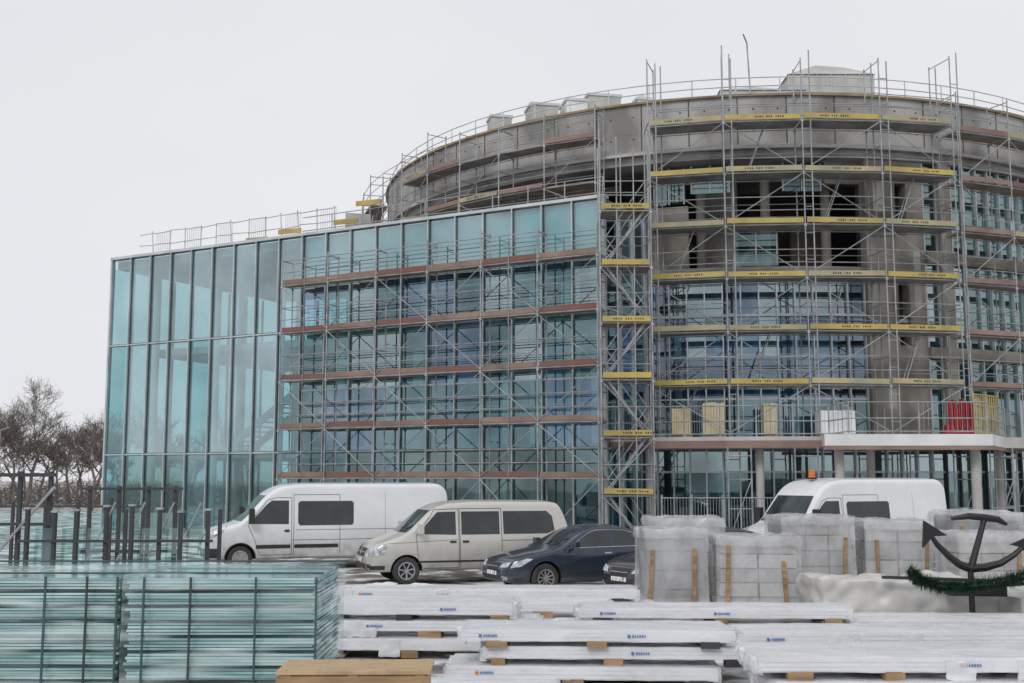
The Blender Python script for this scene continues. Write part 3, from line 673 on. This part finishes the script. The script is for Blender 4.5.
sp=[('p','F',[(-.66,1.03),(.66,1.03),(.54,1.35),(-.54,1.35)],carg2),
('p','F',[(-.28,.50),(.28,.50),(.34,.66),(-.34,.66)],black,.006),('p','F',[(-.3,.57),(.3,.57),(.3,.585),(-.3,.585)],rimm,.012),
('p','F',[(-.45,.27),(.45,.27),(.4,.38),(-.4,.38)],black,.006),('p','F',[(-.26,.39),(.26,.39),(.26,.48),(-.26,.48)],plate,.012),
('p','F',[(.40,.56),(.66,.58),(.70,.70),(.46,.66)],lamp,.008),('p','F',[(-.46,.66),(-.70,.70),(-.66,.58),(-.40,.56)],lamp,.008),
('p','F',[(.52,.3),(.66,.3),(.66,.38),(.52,.38)],lamp,.008),('p','F',[(-.66,.3),(-.52,.3),(-.52,.38),(-.66,.38)],lamp,.008),
('p','LR',[(.12,.56),(.34,.60),(.62,.76),(.5,.77),(.2,.70)],lamp,.008),
('p','LR',[(1.60,.995),(1.82,1.13),(2.12,1.29),(2.3,1.335),(2.62,1.345),(2.66,1.0)],carg),
('p','LR',[(2.74,1.0),(2.70,1.345),(3.02,1.325),(3.32,1.25),(3.66,1.09),(3.6,1.01)],carg),
('s','LR',[(1.5,.975),(2.1,.98),(3.72,.99)],rimm,.014),('s','LR',[(1.6,1.01),(1.82,1.15),(2.12,1.31),(2.3,1.357),(2.66,1.367),(3.03,1.345),(3.34,1.27),(3.7,1.10)],rimm,.012),
('s','LR',[(1.42,.3),(1.36,.7),(1.45,.95)],ink,.012),('s','LR',[(2.7,.26),(2.7,.97)],ink,.012),('s','LR',[(3.7,.97),(3.62,.72),(3.35,.45),(3.3,.26)],ink,.012),('s','LR',[(1.42,.26),(3.3,.26)],ink,.016),
('p','LR',[(2.42,.83),(2.6,.83),(2.6,.86),(2.42,.86)],rimm,.02),('p','LR',[(3.36,.84),(3.54,.84),(3.54,.87),(3.36,.87)],rimm,.02),
('s','LR',[(1.45,.42),(3.3,.42)],black,.02),('s','F',[(-.72,.705),(.72,.705)],ink,.010),
('p','B',[(-.5,1.12),(.5,1.12),(.42,1.32),(-.42,1.32)],carg),('p','B',[(.42,.8),(.72,.8),(.7,.95),(.45,.95)],red),('p','B',[(-.72,.8),(-.42,.8),(-.45,.95),(-.7,.95)],red)]
def se(p):
    def f(xb,L,hw):
        for s in (-1,1):
            xb.beam((L/2-1.66,s*(hw-.08),1.0),(L/2-1.64,s*(hw+.06),1.03),.05,.04,black); xb.box((L/2-1.62,s*(hw+.09),1.06),(.11,.2,.13),p)
        for y in (-.25,.2): xb.beam((L/2-1.45,y,1.06),(L/2-1.66,y+.35,1.18),.015,.015,black)
    return f
vehicle('sedan_car',L,.91,tp,bt,wd,cf,.09,navy,sp,(.92,3.62),.325,(1.68,27.2,0),R(205),extras=se(navy),spokes=10,ww=.21)
vehicle('hatchback_car',L,.91,tp,bt,wd,cf,.09,blackp,sp,(.92,3.62),.325,(4.25,25.7,0),R(212),extras=se(blackp),spokes=5,ww=.21)

# ---------------------------------------------------------------- crumpled boxes
def crumple(mb,c,sz,m,amp=.03,fr=3.0,step=.12,rz=0,seed=0,round_=.04,fz=1.3):
    bm=bmesh.new(); nx_,ny_,nz_=[max(2,int(a/step)) for a in sz]
    def face(org,u,v,nu,nv):
        ids=[[None]*(nv+1) for _ in range(nu+1)]
        for i in range(nu+1):
            for j in range(nv+1): ids[i][j]=bm.verts.new(org+u*(i/nu)+v*(j/nv))
        for i in range(nu):
            for j in range(nv): bm.faces.new([ids[i][j],ids[i+1][j],ids[i+1][j+1],ids[i][j+1]])
    X=Vector((sz[0],0,0));Y=Vector((0,sz[1],0));Z=Vector((0,0,sz[2])); o=-(X+Y+Z)/2
    face(o,X,Z,nx_,nz_); face(o+X,Y,Z,ny_,nz_); face(o+X+Y,-X,Z,nx_,nz_); face(o+Y,-Y,Z,ny_,nz_); face(o+Z,X,Y,nx_,ny_)
    face(o+Y,X,-Y,nx_,ny_)
    bmesh.ops.remove_doubles(bm,verts=bm.verts,dist=.0005)
    ca,sa=math.cos(rz),math.sin(rz)
    for v in bm.verts:
        p=v.co; h=[sz[0]/2,sz[1]/2,sz[2]/2]
        q=Vector([max(-h[k]+round_,min(h[k]-round_,p[k])) for k in range(3)]); d=p-q
        if d.length>round_: p=q+d.normalized()*round_
        n=d.normalized() if d.length>0 else Vector((0,0,0))
        s=Vector((p.x*fr+seed*7.1,p.y*fr+seed,p.z*fr*fz))
        a=noise.noise(s)+.5*noise.noise(s*2.3)+abs(noise.noise(s*1.7+Vector((9,9,9))))*.8
        p=p+n*amp*a
        v.co=Vector((c[0]+p.x*ca-p.y*sa,c[1]+p.x*sa+p.y*ca,c[2]+p.z))
    bm.verts.index_update(); mb.add([v.co.copy() for v in bm.verts],[[v.index for v in f.verts] for f in bm.faces],m); bm.free()
def pallet(mb,c,sx,sy,rz):
    ca,sa=math.cos(rz),math.sin(rz)
    for k in range(5): 
        o=-sy/2+sy*(k+.5)/5; mb.box((c[0]-o*sa,c[1]+o*ca,c[2]+.13),(sx,sy/5*.7,.025),wood,rz)
    for i in (-1,0,1):
        for j in (-1,0,1):
            a,b=i*(sx/2-.07),j*(sy/2-.07); mb.box((c[0]+a*ca-b*sa,c[1]+a*sa+b*ca,c[2]+.065),(.12,.12,.09),wood,rz)
        b=i*(sy/2-.07); mb.box((c[0]-b*sa,c[1]+b*ca,c[2]+.01),(sx,.1,.02),wood,rz)
sd_=0
for (x,y,sx,sy,h,rz) in ((3.0,21.9,1.15,1.1,1.46,.07),(4.5,21.5,1.5,1.1,1.34,-.05),(3.5,23.6,1.5,1.1,1.6,.0),(6.15,23.9,1.5,1.2,1.62,.06),(7.95,24.2,1.35,1.2,1.52,-.07),(9.65,24.0,1.45,1.2,1.70,.03),(11.3,24.3,1.35,1.2,1.55,.0),(9.1,22.4,1.35,1.0,1.36,.06),(10.8,22.5,1.3,1.0,1.44,-.05)):
    sd_+=1; e=empty('wrapped_pallet',(0,0,0)); mb=MB(); pallet(mb,(x,y,0),sx,sy,rz)
    nn=random.choice([3,4,5]); nc=random.choice([1,2,2,3]); ma,mb_=random.choice([(goodsA,goodsA),(goodsA,goodsB),(goodsB,goodsB),(concl,goodsA)])
    for k in range(nn):
        hh=(h-.06)/nn
        for q in range(nc):
            u=(q-(nc-1)/2)*sx*.94/nc
            mb.box((x+u*math.cos(rz),y+u*math.sin(rz),.15+hh*(k+.5)),(sx*.9/nc,sy*.88,hh*.93),ma if k%2 else mb_,rz+random.uniform(-.03,.03))
    for q in random.choice([(-.36,.34),(-.1,.42),(-.3,.1),(.3,-.42)]):
        mb.beam((x+q*sx,y-sy/2-.075,.1),(x+q*sx+random.uniform(-.08,.08),y-sy/2-.075,h+.0+random.uniform(-.3,.05)),.07,.04,wood)
    mb.obj('goods',e)
    mb=MB(); crumple(mb,(x,y,.13+h/2),(sx+.03,sy+.05,h+.02),filmg,amp=.02,fr=2.2,step=.07,rz=rz,seed=sd_,round_=.03,fz=.5)
    crumple(mb,(x,y,.13+h-.06),(sx*1.03,sy*1.05,.18),filmg,amp=.045,fr=3.4,step=.055,rz=rz,seed=sd_+30,round_=.03)
    crumple(mb,(x,y,.22),(sx*1.03,sy*1.05,.26),filmg,amp=.04,fr=4,step=.06,rz=rz,seed=sd_+60,round_=.03)
    mb.obj('stretch_film',e,True)
def pstack(x0,x1,y,dy,ztop,layers,rz,seed,th=.15,gap=.09,lab=True):
    e=empty('wrapped_panel_stack'); mb=MB(); wb=MB(); z=ztop; random.seed(seed)
    cx=(x0+x1)/2; L=x1-x0
    for k in range(layers):
        ox=random.uniform(-.28,.28); oy=random.uniform(-.1,.1); rr_=rz+random.uniform(-.02,.02); tk=th*random.uniform(.85,1.1); gp_=gap*random.uniform(.9,1.3)
        ca,sa=math.cos(rr_),math.sin(rr_)
        for q in range(3): wb.box((cx+ox+random.uniform(-.03,.03),y+oy,z-tk+tk*(q+.5)/3),(L-.05,dy-.03,tk/3*.88),panelw,rr_)
        crumple(mb,(cx+ox,y+oy,z-tk/2),(L+.03,dy+.015,tk+.02),filmw,amp=.009,fr=2.6,step=.08,rz=rr_,seed=seed+k*3,round_=.012)
        for sgn in (-1,1):
            crumple(mb,(cx+ox+sgn*(L/2+.01)*ca,y+oy+sgn*L/2*sa,z-tk/2-.03),(.1,dy*.95,tk+.03),filmw,amp=.04,fr=6,step=.05,rz=rr_,seed=seed+k*5+sgn,round_=.02)
        for s in np.arange(-L/2+.4,L/2-.4,.9):
            if random.random()<.22:
                a,b=s,-dy/2-.01; crumple(mb,(cx+ox+a*ca-b*sa,y+oy+a*sa+b*ca,z-tk/2-.05),(random.uniform(.2,.6),.025,tk+.07),filmw,amp=.03,fr=7,step=.04,rz=rr_,seed=s+k,round_=.01)
        if lab:
            for s in np.arange(-L/2+.5,L/2-.2,1.7):
                if random.random()<.75:
                    a,b=s+random.uniform(-.3,.3),-dy/2-.022
                    px,py=cx+ox+a*ca-b*sa,y+oy+a*sa+b*ca
                    for q in range(6): wb.box((px+q*.03,py,z-tk/2),(random.uniform(.014,.022),.01,.026),blue,rr_)
                    wb.box((px-.05,py,z-tk/2),(.035,.01,.035),orange if random.random()<.3 else blue,rr_)
        nb=max(3,int(L/1.1))
        for s in np.linspace(-L/2+.3,L/2-.3,nb):
            s+=random.uniform(-.15,.15); mt=random.choice([wood,wood,wood,darkfr])
            for b in (-dy/2+.06,dy/2-.14):
                wb.box((cx+ox+s*ca-b*sa,y+oy+s*sa+b*ca,z-tk-gp_/2),(.22+random.uniform(-.08,.12),.14,gp_),mt,rr_+random.uniform(-.1,.1))
        z-=tk+gp_
        if z<.12: break
    for s in np.linspace(-L/2+.3,L/2-.3,4):
        if z>.0: wb.box((cx+s,y,max(.02,z/2)),(.16,dy*.9,max(.04,z)),wood,rz)
    mb.obj('plastic_film',e,True); wb.obj('panels_and_bearers',e)
pstack(2.75,8.6,13.4,1.15,.58,3,-.02,11)
pstack(-.60,2.75,15.0,1.0,.66,3,-.05,12)
pstack(3.15,9.0,15.7,.9,.54,3,.02,13)
pstack(-2.75,.25,17.2,1.0,.76,4,-.06,14)
pstack(.75,4.7,17.6,.85,.64,3,-.04,15)
pstack(-3.2,2.2,20.2,.85,.66,4,-.01,16)
pstack(-.5,1.6,18.9,.65,.56,3,-.08,17)
pstack(5.2,10.5,17.3,.8,.50,3,.0,18)
pstack(-2.2,.4,13.2,1.0,.22,1,.03,19)
random.seed(99)
mb=MB(); crumple(mb,(6.5,20.2,.45),(2.6,1.2,.75),tarp,amp=.11,fr=1.7,step=.06,seed=4,round_=.05,rz=.05); crumple(mb,(8.6,20.3,.35),(1.6,1.2,.62),tarp,amp=.09,fr=2,step=.06,seed=9,round_=.05,rz=-.1)
mb.box((8.9,19.3,.35),(1.3,.7,.5),concl,.1); mb.box((7.7,19.25,.7),(.9,.4,.16),darkint,-.2); mb.beam((6.2,19.4,.9),(8.3,19.3,.84),.06,.05,darkfr)
mb.obj('tarpaulin_covered_heap',None,True)
# glass pack
e=empty('glass_sheet_pack'); gpk=MB(); fl=MB(); st=MB()
def gpak(x0,x1,y0,y1,zt,n):
    for k in range(n):
        z=.2+(zt-.2)*k/n
        gpk.box(((x0+x1)/2+random.uniform(-.03,.03),(y0+y1)/2+random.uniform(-.03,.03),z+(zt-.2)/n*.4),(x1-x0-.1,y1-y0-.1,(zt-.2)/n*random.uniform(.6,.92)),glassedge if k%5 else gpane)
gpak(-6.9,-4.25,12.6,14.4,1.47,40); gpak(-4.2,-2.08,12.5,14.3,1.48,40)
gpk.box((-5.55,13.7,.8),(2.3,1.0,1.15),tealint); gpk.box((-3.15,13.6,.8),(1.8,.9,1.15),tealint)
gpk.obj('glass_sheets',e)
crumple(fl,(-5.57,13.5,.84),(2.64,1.84,1.32),filmt,amp=.02,fr=1.6,step=.08,seed=3,round_=.02); crumple(fl,(-3.13,13.4,.85),(2.14,1.84,1.33),filmt,amp=.02,fr=1.6,step=.08,seed=8,round_=.02)
fl.obj('plastic_film',e,True)
for i,x in enumerate((-6.15,-5.75,-5.05,-4.6,-4.27,-3.95,-3.45,-2.75,-2.1)):
    yb=12.54 if x<-4.2 else 12.44
    st.box((x,yb,.82),(.022,.02,1.34),[darkfr,tealfr,tealfr][i%3])
for y in (12.6,13.4,14.2): st.box((-4.4,y,.1),(4.9,.12,.2),wood)
for y in (12.62,14.42): st.box((-4.45,y,1.52),(4.8,.025,.02),tealfr)
st.obj('rack_posts',e)
# dark steel racks
e=empty('steel_glass_rack'); mb=MB(); gl=MB()
for i in range(8):
    x=-7.25+i*.39+random.uniform(-.04,.04); y=17.2+.05*math.sin(i*3)
    mb.box((x,y,1.06),(.05,.08,2.06+.1*math.sin(i*5)),darkfr); mb.box((x,y,2.1+.05*math.sin(i*5)),(.09,.1,.03),steel)
    if i%2: mb.box((x-.15,y+1.3,1.05),(.05,.07,2.0),darkfr); mb.beam((x,y,.15),(x-.15,y+1.3,.15),.06,.06,darkfr)
    if i<7 and i!=3:
        gl.quad([(x+.05,y+.1,.3),(x+.34,y+.1,.3),(x+.34,y+.18,1.8),(x+.05,y+.18,1.8)],gpane)
mb.box((-5.9,17.15,1.62),(2.9,.04,.04),darkfr); mb.box((-5.9,17.15,.4),(2.9,.05,.06),darkfr)
for x in (-9.0,-8.5,-8.1,-7.6): mb.box((x,18.9,1.33),(.06,.08,2.66),darkfr)
mb.box((-8.4,18.83,2.6),(1.8,.05,.06),darkfr); mb.box((-8.4,18.83,1.8),(1.8,.04,.05),darkfr); mb.beam((-9,18.8,.6),(-7.5,18.8,2.4),.04,.04,steel)
for x in (-7.9,-7.35,-6.8,-6.3): 
    mb.box((x,21.5,1.2),(.06,.08,2.4),darkfr); mb.beam((x,21.45,1.0),(x+.5,21.45,2.1),.03,.03,stairm)
mb.box((-7.1,21.43,2.35),(1.9,.04,.05),darkfr); mb.box((-7.1,21.43,1.2),(1.9,.04,.05),darkfr)
for i in range(9):
    x=-14.5+i*.75; mb.box((x,26.5,1.0),(.06,.08,2.0+.2*(i%2)),darkfr)
    gl.quad([(x+.05,26.5,.2),(x+.68,26.5,.2),(x+.68,26.6,1.75),(x+.05,26.6,1.75)],gpane)
mb.box((-11.5,26.46,1.9),(6.2,.04,.05),darkfr)
mb.obj('steel_frame',e); gl.obj('glass_panes',e)
mb=MB()
for i in range(8): mb.beam((-7.6+.1*i,20.5,.25+.1*i),(-5.2+.07*i,20.9,.27+.1*i),.2,.06,wood)
for x in (-7,-5.8): mb.box((x,20.7,.12),(.12,.9,.24),wood)
mb.obj('timber_stack')
mb=MB(); mb.box((-1.42,10.75,.42),(1.32,.62,.78),plyw,.02)
for s in (-1,0,1): mb.box((-1.42+s*.6,10.428+s*.012,.42),(.09,.02,.80),wood,.02)
mb.box((-1.42,10.75,.825),(1.38,.68,.03),plyw,.02); mb.box((-1.42,10.42,.75),(1.36,.03,.09),wood,.02)
for s in (-.5,.5): mb.box((-1.42+s,10.75,.02),(.1,.6,.04),wood)
for s in (-.6,-.3,0,.3,.6):
    for t in (-.28,.28): mb.tube((-1.42+s,10.75+t,.84),(-1.42+s,10.75+t,.843),.008,darkfr,6)
o=mb.obj('plywood_crate'); bv=o.modifiers.new('b','BEVEL'); bv.width=.004; bv.segments=2
# ---------------------------------------------------------------- anchor + garland
AX,AY,AZ,K=7.45,18.8,1.06,1.57
def A(x,z,dy=0): return (AX+(x-4.69)*K,AY+dy,AZ+(z-1.6)*K)
def sweep(mb,pts,rs,m,n=8):
    for (a,b),(r0,r1) in zip(zip(pts[:-1],pts[1:]),zip(rs[:-1],rs[1:])): mb.tube(a,b,r0*K,m,n,r1*K)
mb=MB()
sweep(mb,[A(4.69,1.60),A(4.77,1.85),A(4.86,2.13)],[.04,.034,.03],iron)
arm=[A(*q) for q in ((4.28,1.98),(4.36,1.86),(4.48,1.74),(4.58,1.66),(4.69,1.62),(4.84,1.63),(5.0,1.67),(5.14,1.75),(5.27,1.86))]
sweep(mb,arm,[.022,.03,.036,.042,.045,.042,.036,.03,.022],iron)
def fluke(c,d,s):
    s*=K; d=Vector(d).normalized(); n=Vector((-d.z,0,d.x)); c=Vector(c); P=[c+d*s*1.1,c+n*s*.95-d*s*.5,c-d*s*.1,c-n*s*.95-d*s*.5]
    mb.hexa([p+Vector((0,-.035,0)) for p in P],[p+Vector((0,.035,0)) for p in P],iron)
fluke(A(4.30,1.96),(-.45,0,.9),.15); fluke(A(5.25,1.84),(.6,0,.8),.13)
sweep(mb,[A(4.52,2.13),A(4.7,2.155),A(4.86,2.14),A(5.0,2.12),A(5.09,2.07)],[.02,.034,.038,.034,.018],iron)
mb.tube((AX,AY,.02),A(4.69,1.6),.05,iron,8); mb.box((AX,AY,.03),(.6,.6,.06),iron)
mb.obj('anchor_sculpture',None,True)
gpts=[A(*q) for q in ((4.05,1.60,-.05),(4.15,1.50,-.1),(4.35,1.44,-.12),(4.6,1.44,-.12),(4.9,1.47,-.12),(5.2,1.54,-.1),(5.45,1.66,-.05),(5.8,1.9,0))]
mb=MB()
for i in range(6500):
    t=random.random()*(len(gpts)-1); k=int(t); p=Vector(gpts[k]).lerp(Vector(gpts[min(k+1,7)]),t-k); dd=(Vector(gpts[min(k+1,7)])-Vector(gpts[k])).normalized()
    a=Vector((random.gauss(0,1),random.gauss(0,1),random.gauss(0,1))).normalized(); a=(a+dd*.4).normalized(); ln=random.uniform(.08,.19)
    s_=a.cross(Vector((.3,.5,.8))).normalized()*.009; q=p+a*.02
    mb.quad([q-s_,q+s_,p+a*ln],needle)
sweep(mb,gpts,[.03]*8,needle,6); sweep(mb,[A(5.8,1.95,.05),(A(5.8,1.95)[0],AY+.05,.0)],[.04,.04],iron); sweep(mb,[A(4.1,1.47,.06),A(4.69,1.42,.06),A(5.8,1.5,.06)],[.02]*3,iron)
mb.obj('fir_garland')
# ---------------------------------------------------------------- trees
def tree(mb,x,y,h,seed,m=twig,mx_=5,rm=.011):
    rnd=random.Random(seed)
    def br(p,d,ln,r,lv):
        q=p
        for s in range(3):
            d=(d+Vector((rnd.gauss(0,.12),rnd.gauss(0,.12),rnd.gauss(.02,.06)))).normalized(); q2=q+d*ln/3; r2=r*.86
            mb.tube(q,q2,r,m,5 if lv<2 else 3,r2); q=q2; r=r2
            if lv<mx_ and (s>0 or lv>0):
                for _ in range(1 if lv<1 else 2):
                    ax=Vector((rnd.gauss(0,1),rnd.gauss(0,1),rnd.gauss(.3,.5))).normalized()
                    br(q,(d*.75+ax*.75).normalized(),ln*rnd.uniform(.5,.72),max(r*.5,rm),lv+1)
    br(Vector((x,y,0)),Vector((0,0,1)),h*.5,h*.02,0)
for x,y,h,s in ((-39.0,92,9.0,1),(-35.6,97,8.6,2),(-42,90,8.0,3),(-32.9,90,7.3,4)):
    mb=MB(); tree(mb,x,y,h,s); mb.obj('bare_tree')
mb=MB(); rnd=random.Random(5)
for i in range(34): tree(mb,-62+i*1.05+rnd.uniform(-.8,.8),rnd.uniform(104,122),rnd.uniform(6,9),20+i,mx_=4,rm=.026)
for i in range(6000):
    x=rnd.uniform(-75,-26); y=rnd.uniform(100,116); h=(2.6+1.6*noise.noise(Vector((x*.15,1,0))))*rnd.uniform(.4,1.2)
    z0=rnd.uniform(-.3,h*.8); d=Vector((rnd.gauss(0,1),rnd.gauss(0,1),rnd.gauss(.6,.6))).normalized()*rnd.uniform(.5,1.3); mb.tube((x,y,z0),(x+d.x,y+d.y,z0+abs(d.z)),.04,twig,3,.01)
mb.obj('distant_trees')
mb=MB(); x,y=-39.5,88
mb.tube((x,y,0),(x,y,6.2),.08,steel,8,.05); mb.tube((x,y,6.2),(x+.9,y,6.5),.04,steel,6); mb.box((x+1.1,y,6.5),(.6,.22,.12),darkfr)
mb.obj('street_lamp')
mb=MB(); rnd=random.Random(8)
for i in range(26):
    crumple(mb,(rnd.uniform(-5,3.4),rnd.uniform(21.6,27.5),.0),(rnd.uniform(.5,2.4),rnd.uniform(.3,.8),.12),snowm,amp=.08,fr=2.4,step=.12,seed=i,round_=.05)
mb.obj('snow_heaps',None,True)
